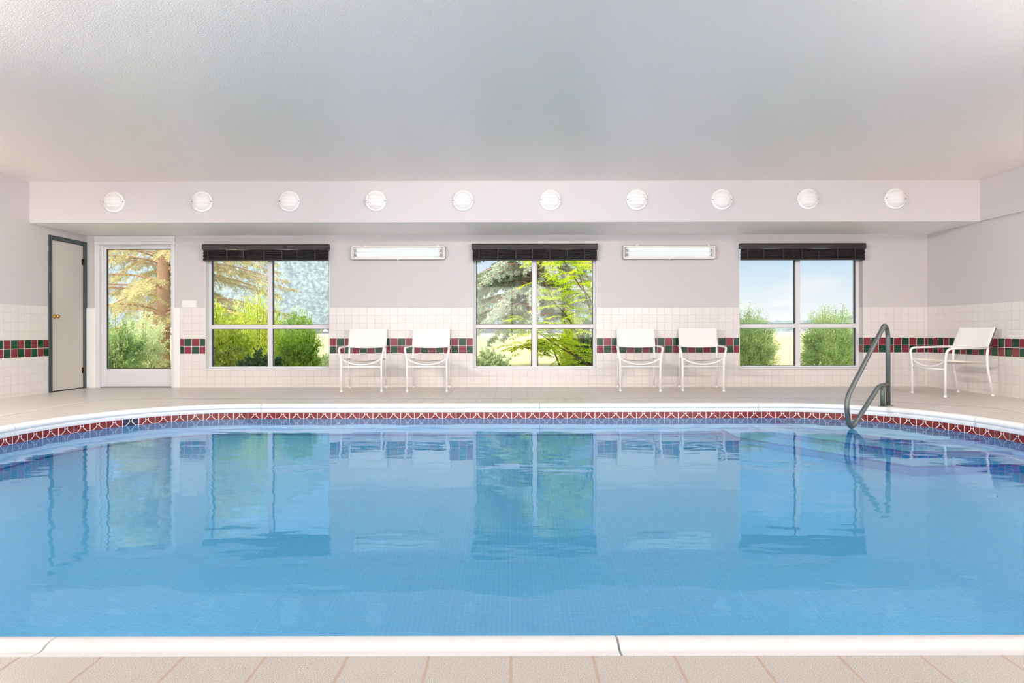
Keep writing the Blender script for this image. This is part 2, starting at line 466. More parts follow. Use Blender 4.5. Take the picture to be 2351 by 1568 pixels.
# waterline tile band
def band():
    mb = MB(); n = round(PLEN/.1492); p = PLEN/n; zt, zb = -.084, -.226
    s0 = s_of(.287, 6.86) % p
    navy_s = s_of(-3.85, 6.42)
    H = (zt-zb)/2; zc = (zt+zb)/2
    for i in range(n):
        a = s0 + i*p; sub = 3
        mt = 1 if abs(((a + p/2) - navy_s)) < p*.5 else 0
        for q in range(sub):
            s1, s2 = a+p*q/sub, a+p*(q+1)/sub
            mb.add([at(s1,-.002,ZW), at(s2,-.002,ZW), at(s2,-.002,zt), at(s1,-.002,zt)], [(0,3,2,1)], mt)
            mb.add([at(s1,-.002,zb), at(s2,-.002,zb), at(s2,-.002,ZW), at(s1,-.002,ZW)], [(0,3,2,1)], 3)
        # glaze lines, mirrored about the middle of the tile
        def seg(u0, h0, u1, h1, w=.0032):
            du, dh = u1-u0, h1-h0; l = math.hypot(du, dh) or 1; nu, nh = -dh/l*w, du/l*w
            c = a + p/2
            q4 = [(u0+nu,h0+nh),(u1+nu,h1+nh),(u1-nu,h1-nh),(u0-nu,h0-nh)]
            mb.add([at(c+u, -.0035, zc+h) for u, h in q4], [(0,1,2,3)], 2)
        for sg in (1, -1):
            seg(-p/2, 0, -p/2, sg*H)
            for m in (1, -1):
                seg(m*.013, sg*.038, m*.013, sg*(H-.002), .0028)
                seg(m*.013, sg*.038, m*.044, sg*.008)
            seg(-.013, sg*.052, .013, sg*.052, .0028)
        for m in (1, -1): seg(m*.044, .004, m*p/2, .004, .003)
    return mb
o = band().build('trim_5', [M['band_red'], M['band_navy'], M['band_line'], M['band_low']])
tag(o, 'oxblood waterline tiles with white geometric lines under the coping', 'waterline tiles', kind='structure')
# pool basin
mb = MB(); k = 240
for i in range(k):
    s1, s2 = PLEN*i/k, PLEN*(i+1)/k
    mb.add([at(s1,0,ZF), at(s2,0,ZF), at(s2,0,-.07), at(s1,0,-.07)], [(0,3,2,1)], 0, True)
    mb.add([at(s1,-.004,ZF), at(s2,-.004,ZF), at(s2,-.004,ZF+.075), at(s1,-.004,ZF+.075)], [(0,3,2,1)], 1, True)
tag(mb.build('trim_6', [M['pool_wall'], M['pool_edge']]), 'blue tiled side of the pool under the water', 'pool wall', kind='structure')
mb = MB().box(-4.4, 4.4, 1.4, 7.1, ZF-.1, ZF)
tag(mb.build('trim_7', M['pool_floor']), 'pale blue mosaic floor of the pool', 'pool floor', kind='structure')
# corner steps at the back right
def clip(poly, a, b, c):
    """keep a*x+b*y >= c"""
    out = []
    for i in range(len(poly)):
        p, q = poly[i], poly[(i+1) % len(poly)]
        dp, dq = a*p[0]+b*p[1]-c, a*q[0]+b*q[1]-c
        if dp >= 0: out.append(p)
        if dp*dq < 0:
            t = dp/(dp-dq); out.append((p[0]+(q[0]-p[0])*t, p[1]+(q[1]-p[1])*t))
    return out
mb = MB(); inside = [at(PLEN*i/160, -.003, 0)[:2] for i in range(160)]
for lv, z in enumerate((-.90, -.65, -.40)):
    poly = inside
    off = lv*.30
    poly = clip(poly, 1, 0, 2.25+off)
    poly = clip(poly, 0, 1, 5.08+off)
    nx, ny = 1.32, .95; l = math.hypot(nx, ny)
    poly = clip(poly, nx/l, ny/l, (3.2*nx+5.08*ny)/l+off)
    n = len(poly); z0 = ZF if lv == 0 else (-.90, -.65)[lv-1]
    top = [(x, y, z) for x, y in poly]; bot = [(x, y, z0) for x, y in poly]
    mb.add(top, [tuple(range(n))], 0); mb.add(top+bot, [(i+n, (i+1) % n+n, (i+1) % n, i) for i in range(n)], 2)
    for i in range(n):
        p, q = poly[i], poly[(i+1) % n]
        if math.dist(p, q) < .12: continue                  # only the straight noses carry the dark edge
        d = ((q[0]-p[0]), (q[1]-p[1])); L_ = math.hypot(*d); ox, oy = d[1]/L_, -d[0]/L_
        mb.add([(p[0]+ox*.003, p[1]+oy*.003, z-.05), (q[0]+ox*.003, q[1]+oy*.003, z-.05), (q[0]+ox*.003, q[1]+oy*.003, z+.002), (p[0]+ox*.003, p[1]+oy*.003, z+.002)], [(0,1,2,3)], 1)
        mb.add([(p[0], p[1], z+.002), (q[0], q[1], z+.002), (q[0]-ox*.02, q[1]-oy*.02, z+.002), (p[0]-ox*.02, p[1]-oy*.02, z+.002)], [(0,1,2,3)], 1)
tag(mb.build('pool_steps', [M['pool_wall'], M['pool_edge'], M['riser']]), 'submerged blue corner steps with dark edges below the handrail', 'pool steps', kind='structure')
# water
nw = 300
mb = MB(); mb.add([at(PLEN*i/nw, -.0045, ZW) for i in range(nw)], [tuple(range(nw))], 0)
o = mb.build('pool_water', M['water'])
tag(o, 'still clear blue water filling the pool', 'water', kind='stuff')
if o.data.polygons[0].normal.z < 0: o.data.flip_normals()

# drain line set in the deck
def drain():
    mb = MB()
    path = [(-4.80, .6), (-4.80, 7.30), (-4.60, 7.50), (3.55, 7.50), (4.90, 6.50), (4.90, .6)]
    path = [(p.x, p.y) for p in rounded([(x, y, 0) for x, y in path], .12, 5)]
    for i in range(len(path)-1):
        p, q = Vector(path[i]), Vector(path[i+1]); d = q-p; L = d.length
        if L < 1e-5: continue
        d /= L; n = Vector((-d.y, d.x)); n_ = max(1, int(L/.06)); st = L/n_
        mb.add([(*(p+n*.022), .0015), (*(q+n*.022), .0015), (*(q-n*.022), .0015), (*(p-n*.022), .0015)], [(0,3,2,1)], 0)
        for k_ in range(n_):
            a = p+d*(k_+.2)*st; b = p+d*(k_+.8)*st
            if st < .03: continue
            mb.add([(*(a+n*.010), .003), (*(b+n*.010), .003), (*(b-n*.010), .003), (*(a-n*.010), .003)], [(0,3,2,1)], 1)
    return mb
M['drain'] = simple('white_drain_plastic', (240,235,228), .33, spec=.7); M['drain_slot'] = simple('drain_slot', (255,254,252), .33, spec=.7)
tag(drain().build('trim_8', [M['drain'], M['drain_slot']]), 'narrow white slotted drain line in the deck tiles', 'drain', kind='structure')

# ------------------------------------------------------------------ windows
def window(name, xr, label):
    x0, x1 = xr; w = tag(empty(name, ((x0+x1)/2, 9.0, WZ0)), label, 'window', kind='structure')
    def b(nm, mb, m, parent=w, bev=.003): return mb.build(nm, m, parent, bev, loc=None)
    ox, oz = (x0+x1)/2, WZ0
    def bx(mb, a, b_, c, d, e, f, m=0): return mb.box(a-ox, b_-ox, c-9.0, d-9.0, e-oz, f-oz, m)
    fr = MB(); ft = .042; y0, y1 = 9.10, 9.19
    bx(fr, x0, x0+ft, y0, y1, WZ0, WZ1); bx(fr, x1-ft, x1, y0, y1, WZ0, WZ1)
    bx(fr, x0+ft, x1-ft, y0, y1, WZ0, WZ0+ft); bx(fr, x0+ft, x1-ft, y0, y1, WZ1-ft, WZ1)
    b('window_frame', fr, M['alu'])
    xm = (x0+x1)/2; zt = .857
    b('mullion', bx(MB(), xm-.033, xm+.033, y0-.004, y1-.01, WZ0+ft, WZ1-ft), M['alu'])
    tr = MB(); bx(tr, x0+ft, xm-.033, y0, y1-.02, zt-.030, zt+.030); bx(tr, xm+.033, x1-ft, y0, y1-.02, zt-.030, zt+.030)
    b('transom', tr, M['alu'])
    for (a, c) in ((x0+ft, xm-.033), (xm+.033, x1-ft)):
        for (e, f) in ((WZ0+ft, zt-.03), (zt+.03, WZ1-ft)):
            p = b('glass_pane', bx(MB(), a+.001, c-.001, GY, GY+.005, e+.001, f-.001), M['glass'], bev=0)
            g = MB(); q = .007
            for bb in ((a, a+q, e, f), (c-q, c, e, f), (a+q, c-q, e, e+q*.7), (a+q, c-q, f-q*.7, f)):
                bx(g, bb[0], bb[1], GY-.028, GY-.001, bb[2], bb[3])
            g.build('gasket', M['gasket'], p)
    si = MB(); bx(si, x0+.001, x1-.001, 8.985, 9.10, WZ0+.0005, WZ0+.022)
    b('window_sill', si, M['alu'])
    li = MB(); bx(li, x0+.0005, x0+.008, 9.0, 9.10, WZ0+.022, WZ1)
    if name != 'window_3': bx(li, x1-.008, x1-.0005, 9.0, 9.10, WZ0+.022, WZ1)
    b('reveal_lining', li, [M['paint_white']])
    return w
window('window_1', W1, 'white framed window looking out on leafy bushes and the hillside')
window('window_2', W2, 'white framed window between two pairs of chairs, with spruce and bright fronds outside')
window('window_3', W3, 'white framed window looking out on blue sky above two round bushes')

def rear_window(i, xr):  # unseen rear windows, added to let daylight into the room
    x0, x1 = xr; w = tag(empty('window_%d' % i), 'wide unseen window added behind the viewer to let skylight in', 'window', kind='structure')
    fr = MB(); t = .05
    for a, b, c, d in ((x0, x0+t, .5, 2.3), (x1-t, x1, .5, 2.3), (x0+t, x1-t, .5, .5+t), (x0+t, x1-t, 2.3-t, 2.3), ((x0+x1)/2-.03, (x0+x1)/2+.03, .5+t, 2.3-t)):
        fr.box(a, b, YR-.14, YR-.06, c, d)
    fr.build('window_frame', M['alu'], w)
    MB().box(x0+t, x1-t, YR-.105, YR-.10, .5+t, 2.3-t).build('glass_pane', M['glass'], w)
for i, r in enumerate(RW): rear_window(4+i, r)

# ------------------------------------------------------------------ doors
# glass door in the back wall
d = tag(empty('door_1', ((D2[0]+D2[1])/2, 9.0, 0)), 'white framed glass door in the back wall beside the beige door', 'door', kind='structure')
def dbx(mb, a, b, c, e, f, g, m=0): return mb.box(a-d.location.x, b-d.location.x, c-9.0, e-9.0, f, g, m)
fr = MB(); x0, x1 = D2
dbx(fr, x0, x0+.05, 8.985, 9.14, 0, HS-.075); dbx(fr, x1-.05, x1, 8.985, 9.14, 0, 2.02)
dbx(fr, x0-.02, x1+.01, 8.975, 8.999, 2.02, 2.065); dbx(fr, x0-.02, x1+.01, 8.968, 8.999, 2.065, 2.10); dbx(fr, x0-.02, x1+.01, 8.975, 8.999, 2.10, 2.14)
dbx(fr, x0-.02, x0, 8.98, 8.999, TT, 2.02)
dbx(fr, x0+.05, x1-.05, 9.02, 9.14, 1.995, 2.02); dbx(fr, x0+.05, x0+.075, 9.03, 9.14, 0, 1.995)
fr.build('door_frame', M['alu'], d, .004)
lf = MB(); a, b_ = x0+.077, x1-.052; gl = (x0+.155, x1-.075, .282, 1.958)
gl = ((247-1175.5)/162.2*1.006, (397-1175.5)/162.2*1.006, .262, 1.965)
dbx(lf, a, gl[0], 9.04, 9.085, .012, 1.993); dbx(lf, gl[1], b_, 9.04, 9.085, .012, 1.993)
dbx(lf, gl[0], gl[1], 9.04, 9.085, .012, gl[2]); dbx(lf, gl[0], gl[1], 9.04, 9.085, gl[3], 1.993)
leaf = lf.build('door_leaf', M['alu'], d, .004)
p = dbx(MB(), gl[0], gl[1], 9.06, 9.065, gl[2], gl[3]).build('glass_pane', M['glass'], d)
g = MB(); q = .008
for bb in ((gl[0], gl[0]+q, gl[2], gl[3]), (gl[1]-q, gl[1], gl[2], gl[3]), (gl[0]+q, gl[1]-q, gl[2], gl[2]+q), (gl[0]+q, gl[1]-q, gl[3]-q, gl[3])):
    dbx(g, bb[0], bb[1], 9.036, 9.059, bb[2], bb[3])
g.build('gasket', M['gasket'], p)
th = MB(); dbx(th, x0+.05, x1-.05, 9.0, 9.12, 0, .011); th.build('threshold', simple('grey_threshold', (120,116,112), .5), d)
# beige door in the left wall
d = tag(empty('door_2', (XL, (DL[0]+DL[1])/2, 0)), 'plain beige door with dark teal frame in the left wall', 'door', kind='structure')
oy = d.location.y
def ebx(mb, a, b, c, e, f, g, m=0): return mb.box(a-XL, b-XL, c-oy, e-oy, f, g, m)
fr = MB()
for (c, e, f, g_) in ((8.258, 8.318, 0, 2.055), (8.938, 8.996, 0, 2.055), (8.318, 8.938, 2.0, 2.055)):
    ebx(fr, XL-.10, XL+.012, c, e, f, g_)
fr.build('door_frame', M['teal'], d, .004)
leaf = ebx(MB(), XL-.05, XL-.006, 8.321, 8.935, .012, 1.997).build('door_leaf', M['door'], d, .002)
kz = .993; kc = (-.006, 8.374-oy, kz)
mbk = MB(); mbk.lathe([(.0,0),(.030,.0),(.031,.004),(.026,.008),(.011,.010),(.010,.028),(.018,.034),(.0255,.044),(.027,.054),(.022,.064),(.010,.069),(.0,.070)], kc, 'x', 24)
mbk.build('door_knob', M['brass'], d)
for hz in (.25, 1.02, 1.77):
    h = MB().tube([(.006, 8.936-oy, hz-.045), (.006, 8.936-oy, hz+.045)], .007, 10)
    h.box(-.006, -.004, 8.905-oy, 8.935-oy, hz-.042, hz+.042)
    if hz != 1.02: h.build('hinge', M['bronze'], d)

# ------------------------------------------------------------------ blinds
def blind(xr, label, seed):
    x0, x1 = xr; w = (x1-x0) + .012; xm = (x0+x1)/2; rnd = random.Random(seed)
    top = 2.018; o = empty('roman_blind', (xm, 9.0, top)); tag(o, label, 'blind', 'folded blinds above the windows')
    v = MB(); h = w/2
    v.box(-h, h, -.075, -.002, -.012, 0); v.box(-h, h, -.080, -.070, -.078, -.012)
    v.box(-h, -h+.008, -.070, -.002, -.078, -.012); v.box(h-.008, h, -.070, -.002, -.078, -.012)
    v.box(-h-.002, h+.002, -.083, -.079, -.022, -.016); v.box(-h-.002, h+.002, -.083, -.079, -.058, -.052)
    v.build('valance', M['blind'], o, .002)
    # gathered slats, slightly sagging folds
    for j in range(7):
        f = MB(); z = -.084 - j*.0215; V = []; n = 30; ph = rnd.uniform(0, 6); am = rnd.uniform(.001, .004)
        yb = -.062 + (j % 2)*.010
        for i in range(n+1):
            x = -h+.012 + (w-.024)*i/n
            s_ = am*math.sin(ph + i*.5) - .002*math.sin(PI*i/n)
            for (yy, zz) in ((yb, z+s_+.009), (yb-.010, z+s_+.003), (yb-.012, z+s_-.006), (yb-.004, z+s_-.011), (yb+.03, z+s_-.008), (yb+.03, z+s_+.007)):
                V.append((x, yy, zz))
        Fc = [(i*6+k, i*6+(k+1) % 6, (i+1)*6+(k+1) % 6, (i+1)*6+k) for i in range(n) for k in range(6)]
        f.add(V, Fc, 0, False); f.add(V[:6], [tuple(range(6))[::-1]]); f.add(V[-6:], [tuple(range(6))])
        f.build('fold', M['blind_slat'], o)
    MB().box(-h+.014, h-.014, -.046, -.034, -.222, -.08).build('light_stop', M['blind'], o)  # added box that stops light showing between the folds
    for i in range(7):
        x = -h + w*(i+.35+rnd.uniform(-.1,.1))/7
        MB().box(x-.008, x+.008, -.079, -.073, -.215, -.08).build('tape', M['blind_slat'], o, .001)
    br = MB().box(-h+.01, h-.01, -.068, -.028, -.238, -.222); br.build('bottom_rail', M['blind'], o, .003)
blind(W1, 'dark folded blind above the left window, nearest the glass door', 1)
blind(W2, 'dark folded blind above the middle window', 2)
blind(W3, 'dark folded blind above the right window with the blue sky', 3)

# ------------------------------------------------------------------ fluorescent fixtures
def rrect(w, h, r, n=5):
    pts = []
    for cx, cz, a0 in ((w-r, h-r, 0), (-w+r, h-r, PI/2), (-w+r, -h+r, PI), (w-r, -h+r, 1.5*PI)):
        for i in range(n+1): a = a0+PI/2*i/n; pts.append((cx+r*math.cos(a), cz+r*math.sin(a)))
    return pts
def fluor(pxl, pxr, label):
    x0, x1 = (pxl-1175.5)/162.2, (pxr-1175.5)/162.2; xm = (x0+x1)/2; w = (x1-x0)/2; zc = CAMH+(760-581)/162.2
    h = .095
    o = empty('fluorescent_fixture', (xm, 9.0, zc)); tag(o, label, 'light fixture', 'fluorescent wall lights')
    # open tray: rings of a rounded rectangle
    rings = [(w, h, .022, -.001), (w, h, .022, -.062), (w-.004, h-.004, .02, -.068), (w-.02, h-.02, .014, -.068), (w-.045, h-.022, .01, -.030), (w-.05, h-.03, .008, -.024)]
    V = []; 
    for a, b, r, y in rings: V += [(x, y, z) for x, z in rrect(a, b, r)]
    n = len(rrect(w, h, .02)); Fc = [(i*n+j, i*n+(j+1) % n, (i+1)*n+(j+1) % n, (i+1)*n+j) for i in range(len(rings)-1) for j in range(n)]
    Fc.append(tuple((len(rings)-1)*n + j for j in range(n)))
    mb = MB().add(V, Fc, 0, False); mb.build('housing', M['tray'], o)
    # dark ring standing for the shadow gap around the cover flange
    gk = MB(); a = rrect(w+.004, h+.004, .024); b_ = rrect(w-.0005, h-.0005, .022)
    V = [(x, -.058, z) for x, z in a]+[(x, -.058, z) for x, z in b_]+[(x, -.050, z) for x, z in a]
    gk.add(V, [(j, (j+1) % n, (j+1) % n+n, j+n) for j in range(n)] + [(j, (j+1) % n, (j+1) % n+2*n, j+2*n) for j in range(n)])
    gk.build('shadow_gap', M['gasket'], o)
    for s in (1, -1):
        t = MB().tube([(-w+.085, -.050, s*.031), (w-.085, -.050, s*.031)], .019, 16)
        tb = t.build('fluorescent_tube', M['tube_light'], o)
        for q in (1, -1): MB().tube([(q*(w-.086), -.050, s*.031), (q*(w-.068), -.050, s*.031)], .0195, 14).build('end_cap', M['alu'], tb)
    for q in (1, -1):
        for s in (1, -1): MB().box(q*(w-.062)-.008, q*(w-.062)+.008, -.058, -.026, s*.031-.016, s*.031+.016).build('socket', M['socket'], o, .002)
    for qx, qz in ((-w*.7, 1), (w*.85, 1), (0, -1)):
        MB().box(qx-.012, qx+.012, -.074, -.052, qz*(h+.001)-.007, qz*(h+.001)+.007).build('clip', M['white_metal'], o, .002)
fluor(809, 1023, 'lit twin tube wall light between the left and middle windows')
fluor(1429, 1640, 'lit twin tube wall light between the middle and right windows')

# ------------------------------------------------------------------ round bulkhead lights
def bulkhead():
    o = empty('wall_lamp', (0,0,0))
    b = MB().lathe([(.128,.0),(.131,.010),(.130,.022),(.124,.030),(.112,.033),(.106,.028)], (0,0,0), 'y', 48); b.build('base_ring', M['white_metal'], o)
    g = MB(); pr = []
    for i in range(13):
        a = PI/2*i/12; pr.append((.108*math.cos(a), .026+.062*math.sin(a)))
    g.lathe(pr, (0,0,0), 'y', 48); gl = g.build('globe', M['globe'], o)
    for z in (.066, .022, -.022, -.066):                    # horizontal guard bars
        s_ = MB(); pts = []
        rr = math.sqrt(.112**2-z*z)
        for i in range(17):
            a = PI*i/16; x = rr*math.cos(a); y = .030+.068*math.sin(a)*math.sqrt(max(0, 1-(z/.112)**2))
            pts.append((x, -y, z))
        s_.tube(pts, .0045, 8); s_.build('guard_bar', M['white_metal'], o)
    for s in (1, -1):
        MB().lathe([(0,.037),(.0045,.037),(.006,.034),(.006,.03)], (s*.119,0,0), 'y', 12).build('screw', M['screw'], o)
    return o
lx = [264, 466, 666, 864, 1064, 1264, 1462, 1657, 1854, 2054]
ordn = ['first round bulkhead light from the left on the soffit, above the glass door', 'second round bulkhead light from the left, above the left edge of the left window',
        'third round bulkhead light from the left, above the right part of the left window', 'fourth round bulkhead light from the left, above the left tube light',
        'fifth round bulkhead light from the left, just left of the middle window', 'sixth round bulkhead light from the left, above the middle window',
        'fourth round bulkhead light from the right, above the left end of the right tube light', 'third round bulkhead light from the right, just left of the right window',
        'second round bulkhead light from the right, above the right window', 'last round bulkhead light on the right end of the soffit']
b0 = bulkhead()
for i, x in enumerate(lx):
    o = b0 if i == 0 else copy_tree(b0)
    o.location = ((x-1175.5)*YS/F, YS, CAMH + (760-(463 - 4.5*i/9))*YS/F)
    tag(o, ordn[i], 'light', 'round lights along the soffit')

# blank plate on the wall by the glass door
sw = tag(empty('switch_plate', ((435-1175.5)/162.2, 9.0, CAMH+(760-696.5)/162.2)), 'blank white double plate on the wall between glass door and left window', 'switch plate')
MB().box(-.105, .105, -.006, 0, -.052, .052).build('plate', M['paint_white'], sw, .003)
MB().box(-.0965, -.004, -.010, -.006, -.044, .044).build('cover', M['paint_white'], sw, .002)
MB().box(.004, .0965, -.010, -.006, -.044, .044).build('cover', M['paint_white'], sw, .002)

# ------------------------------------------------------------------ chairs
def chair():
    o = empty('patio_chair'); R = .0135; wm = M['white_metal']
    for s in (-1, 1):
        pts = rounded([(s*.258,-.30,.012), (s*.258,-.30,.41), (s*.292,-.312,.572), (s*.268,.24,.583)], [.10,.09], 8)
        f = MB().tube(pts[:], R, 12); f.build('front_leg_and_arm', wm, o)
        pts = rounded([(s*.250,.335,.012), (s*.248,.262,.36), (s*.246,.262,.56), (s*.243,.372,.822)], [.12,.10], 6)
        f = MB().tube(pts, R, 12); f.build('rear_leg', wm, o)
        for (x, y) in ((s*.258,-.30), (s*.250,.335)):
            MB().lathe([(0,0),(.015,0),(.0165,.004),(.0165,.022),(.0140,.024)], (x,y,0), 'z', 14).build('foot_cap', wm, o)
        MB().tube([(s*.250,-.295,.428), (s*.238,-.10,.418), (s*.238,.262,.402)], .0115, 10).build('seat_rail', M['sling_seat'], o)
    # curved arm-height cross bar behind the sitter
    MB().tube(spline([(-.268,.24,.583), (-.2,.262,.573), (0,.275,.566), (.2,.262,.573), (.268,.24,.583)], 8), .0125, 10).build('rear_cross_bar', wm, o)
    MB().tube(spline([(-.250,-.30,.425), (-.17,-.297,.382), (-.08,-.295,.358), (0,-.294,.352), (.08,-.295,.358), (.17,-.297,.382), (.250,-.30,.425)], 6), .0095, 10).build('front_bow', wm, o)
    MB().tube([(-.256,-.30,.325), (.256,-.30,.325)], .0095, 10).build('stretcher', wm, o)
    def sheet(fn, nu, nv, th):
        mb = MB(); V = [fn(u/nu, v/nv) for v in range(nv+1) for u in range(nu+1)]
        n = len(V); V2 = [tuple(Vector(p)+Vector(th)) for p in V]
        q = [(v*(nu+1)+u, v*(nu+1)+u+1, (v+1)*(nu+1)+u+1, (v+1)*(nu+1)+u) for v in range(nv) for u in range(nu)]
        mb.add(V+V2, q + [tuple(i+n for i in f[::-1]) for f in q], 0, True)
        bd = [i for i in range(nu+1)] + [(v+1)*(nu+1)-1 for v in range(1, nv+1)] + [nv*(nu+1)+u for u in range(nu-1, -1, -1)] + [v*(nu+1) for v in range(nv-1, 0, -1)]
        mb.add(V+V2, [(bd[i], bd[i-1], bd[i-1]+n, bd[i]+n) for i in range(len(bd))], 0)
        return mb
    sheet(lambda u, v: ((u-.5)*.47, -.275+.51*v, .424-.022*v-.030*math.sin(PI*u)*(.6+.4*math.sin(PI*v))), 12, 10, (0,0,-.003)).build('seat_sling', M['sling_seat'], o)
    def bk(u, v):
        z = .588+.234*v; y = .262+.42*(z-.56)-.0165
        k = round(u*14); e = min(k, 14-k); sg = -1 if k < 7 else 1
        x = sg*(.262, .262, .251)[e] if e < 3 else (k-7)/7*.32
        return (x, y + (.020, .004, -.001)[e] if e < 3 else y + .020*math.sin(PI*(k-2)/10)**.6, z - .010*math.sin(PI*u)*(1-v))
    sheet(bk, 14, 8, (0,.003,0)).build('back_sling', M['sling'], o)
    return o
c0 = chair()
CH = [(829, 845, 'white sling patio chair just right of the left window, first of the row'), (979.5, 990.5, 'white sling patio chair left of the middle window, second of the row'),
      (1470, 1459, 'white sling patio chair right of the middle window, third of the row'), (1614, 1601, 'white sling patio chair nearest the left edge of the right window')]
for i, (pf, pb, lb) in enumerate(CH):
    xf = (pf-1175.5)*8.28/F; xb = (pb-1175.5)*8.93/F
    a = math.atan2(xb-xf, .65)
    o = c0 if i == 0 else copy_tree(c0)
    o.location = ((xf*.53+xb*.47), 8.60-.012*abs(a)*10, 0); o.rotation_euler = (0,0,-a)
    tag(o, lb, 'chair', 'white patio chairs along the walls')
o = copy_tree(c0); o.location = (5.37, 7.79, 0); o.rotation_euler = (0,0,-PI/2 + .13)
tag(o, 'white sling patio chair turned sideways against the right wall', 'chair', 'white patio chairs along the walls')

# ------------------------------------------------------------------ handrail
hr = tag(empty('pool_handrail', (3.95, 6.68, 0)), 'grey steel handrail rising from the deck and looping down to the pool steps', 'handrail')
du = Vector((-.755, -.656, 0))
def rp(s, z): return du*s + Vector((0,0,z))
main = rounded([rp(0,.0), rp(0,.74), rp(.105,.905), rp(1.07,.135), rp(1.03,-.10), rp(.90,-.17), rp(.26,.200), rp(.0,.215)], [.09,.085,.16,.10,.10,.08], 10)
main = main[:-1] + [rp(.012,.215)]
main = rounded([rp(0,.0), rp(0,.76), rp(.085,.86), rp(1.10,.13), rp(.985,-.165), rp(.27,.215), rp(.0,.225)], [.09,.10,.22,.12,.05], 10)
MB().tube(main, .0225, 16).build('rail', M['steel'], hr)
MB().tube([rp(.155,0), rp(.155,.24)], .0225, 16).build('post', M['steel'], hr)
MB().lathe([(.0,.010),(.024,.012),(.046,.007),(.052,.002),(.052,0)], (0,0,0), 'z', 28).build('anchor_plate', M['steel'], hr)
MB().lathe([(.0,.010),(.024,.012),(.040,.007),(.044,.002),(.044,0)], tuple(rp(.155,0)), 'z', 28).build('anchor_plate', M['steel'], hr)

# ------------------------------------------------------------------ outdoors
def leaves(name, P, D, L, W, mat, parent, seed=0, jit=.9):
    rs = np.random.RandomState(seed); P = np.asarray(P, float); D = np.asarray(D, float); n = len(P)
    D = D/np.maximum(np.linalg.norm(D, axis=1, keepdims=True), 1e-9)
    R = rs.randn(n, 3)*jit + np.array([0,0,1.0]); S = np.cross(D, R); S /= np.maximum(np.linalg.norm(S, axis=1, keepdims=True), 1e-9)
    N = np.cross(S, D)
    L = np.broadcast_to(L, (n,))[:, None]*rs.uniform(.75, 1.25, (n,1)); W = np.broadcast_to(W, (n,))[:, None]*rs.uniform(.8, 1.2, (n,1))
    V = np.stack([P, P+D*L*.45+S*W*.5+N*W*.12, P+D*L-N*W*.1, P+D*L*.45-S*W*.5+N*W*.12], 1).reshape(-1, 3)
    me = bpy.data.meshes.new(name); me.vertices.add(4*n); me.vertices.foreach_set('co', V.ravel().astype(np.float32))
    me.loops.add(4*n); me.loops.foreach_set('vertex_index', np.arange(4*n, dtype=np.int32))
    me.polygons.add(n); me.polygons.foreach_set('loop_start', np.arange(0, 4*n, 4, dtype=np.int32)); me.polygons.foreach_set('loop_total', np.full(n, 4, dtype=np.int32))
    me.materials.append(mat); me.update(calc_edges=True); me.validate()
    o = bpy.data.objects.new(name, me); C.objects.link(o); o.parent = parent
    return o
GZ = -.12
def shrub(name, x, y, rx, h, lab, cat='shrub', mat='l_bright', n=240, lv=60, L=.035, W=.014, seed=1, up=.55, spread=.5, group=None, arch=.15, ry=None, tops=.12):
    o = empty(name, (x, y, GZ)); tag(o, lab, cat, group); rs = np.random.RandomState(seed); ry = ry or rx
    st = MB(); PP = []; DD = []
    for i in range(n):
        az = rs.uniform(0, 2*PI); q = math.sqrt(rs.uniform(0, 1)); el = rs.uniform(0, 1)
        b = np.array([rx*.25*q*math.cos(az), ry*.25*q*math.sin(az), 0])
        ph = math.acos(1 - rs.uniform(0, .98))               # from the vertical
        e = np.array([rx*math.sin(ph)*math.cos(az), ry*math.sin(ph)*math.sin(az), h*(.12+.88*math.cos(ph)**.8)])*rs.uniform(.72, 1.0)
        e[2] += h*tops*rs.rand()**2
        mid = (b+e)/2 + np.array([0,0,h*arch])
        t = np.linspace(0, 1, 7)[:, None]; pts = b*(1-t)**2 + 2*mid*t*(1-t) + e*t*t
        if i % 6 == 0: st.tube([tuple(p) for p in pts], [.008*(1-k/7)+.002 for k in range(7)], 4, cap=False)
        tt = rs.uniform(.35, 1.0, lv)[:, None]; Pq = b*(1-tt)**2 + 2*mid*tt*(1-tt) + e*tt*tt
        T = 2*(1-tt)*(mid-b)+2*tt*(e-mid); T /= np.linalg.norm(T, axis=1, keepdims=True)
        sc = .10*(rx+h)*.5*(1.05-tt*.75)
        Pq = Pq + rs.randn(lv, 3)*sc*spread
        PP.append(Pq); DD.append(T*up + rs.randn(lv, 3)*.42 + np.array([0,0,up*.3]))
    st.build('stem', M['stem'], o); leaves('foliage', np.concatenate(PP), np.concatenate(DD), L, W, M[mat], o, seed)
    return o
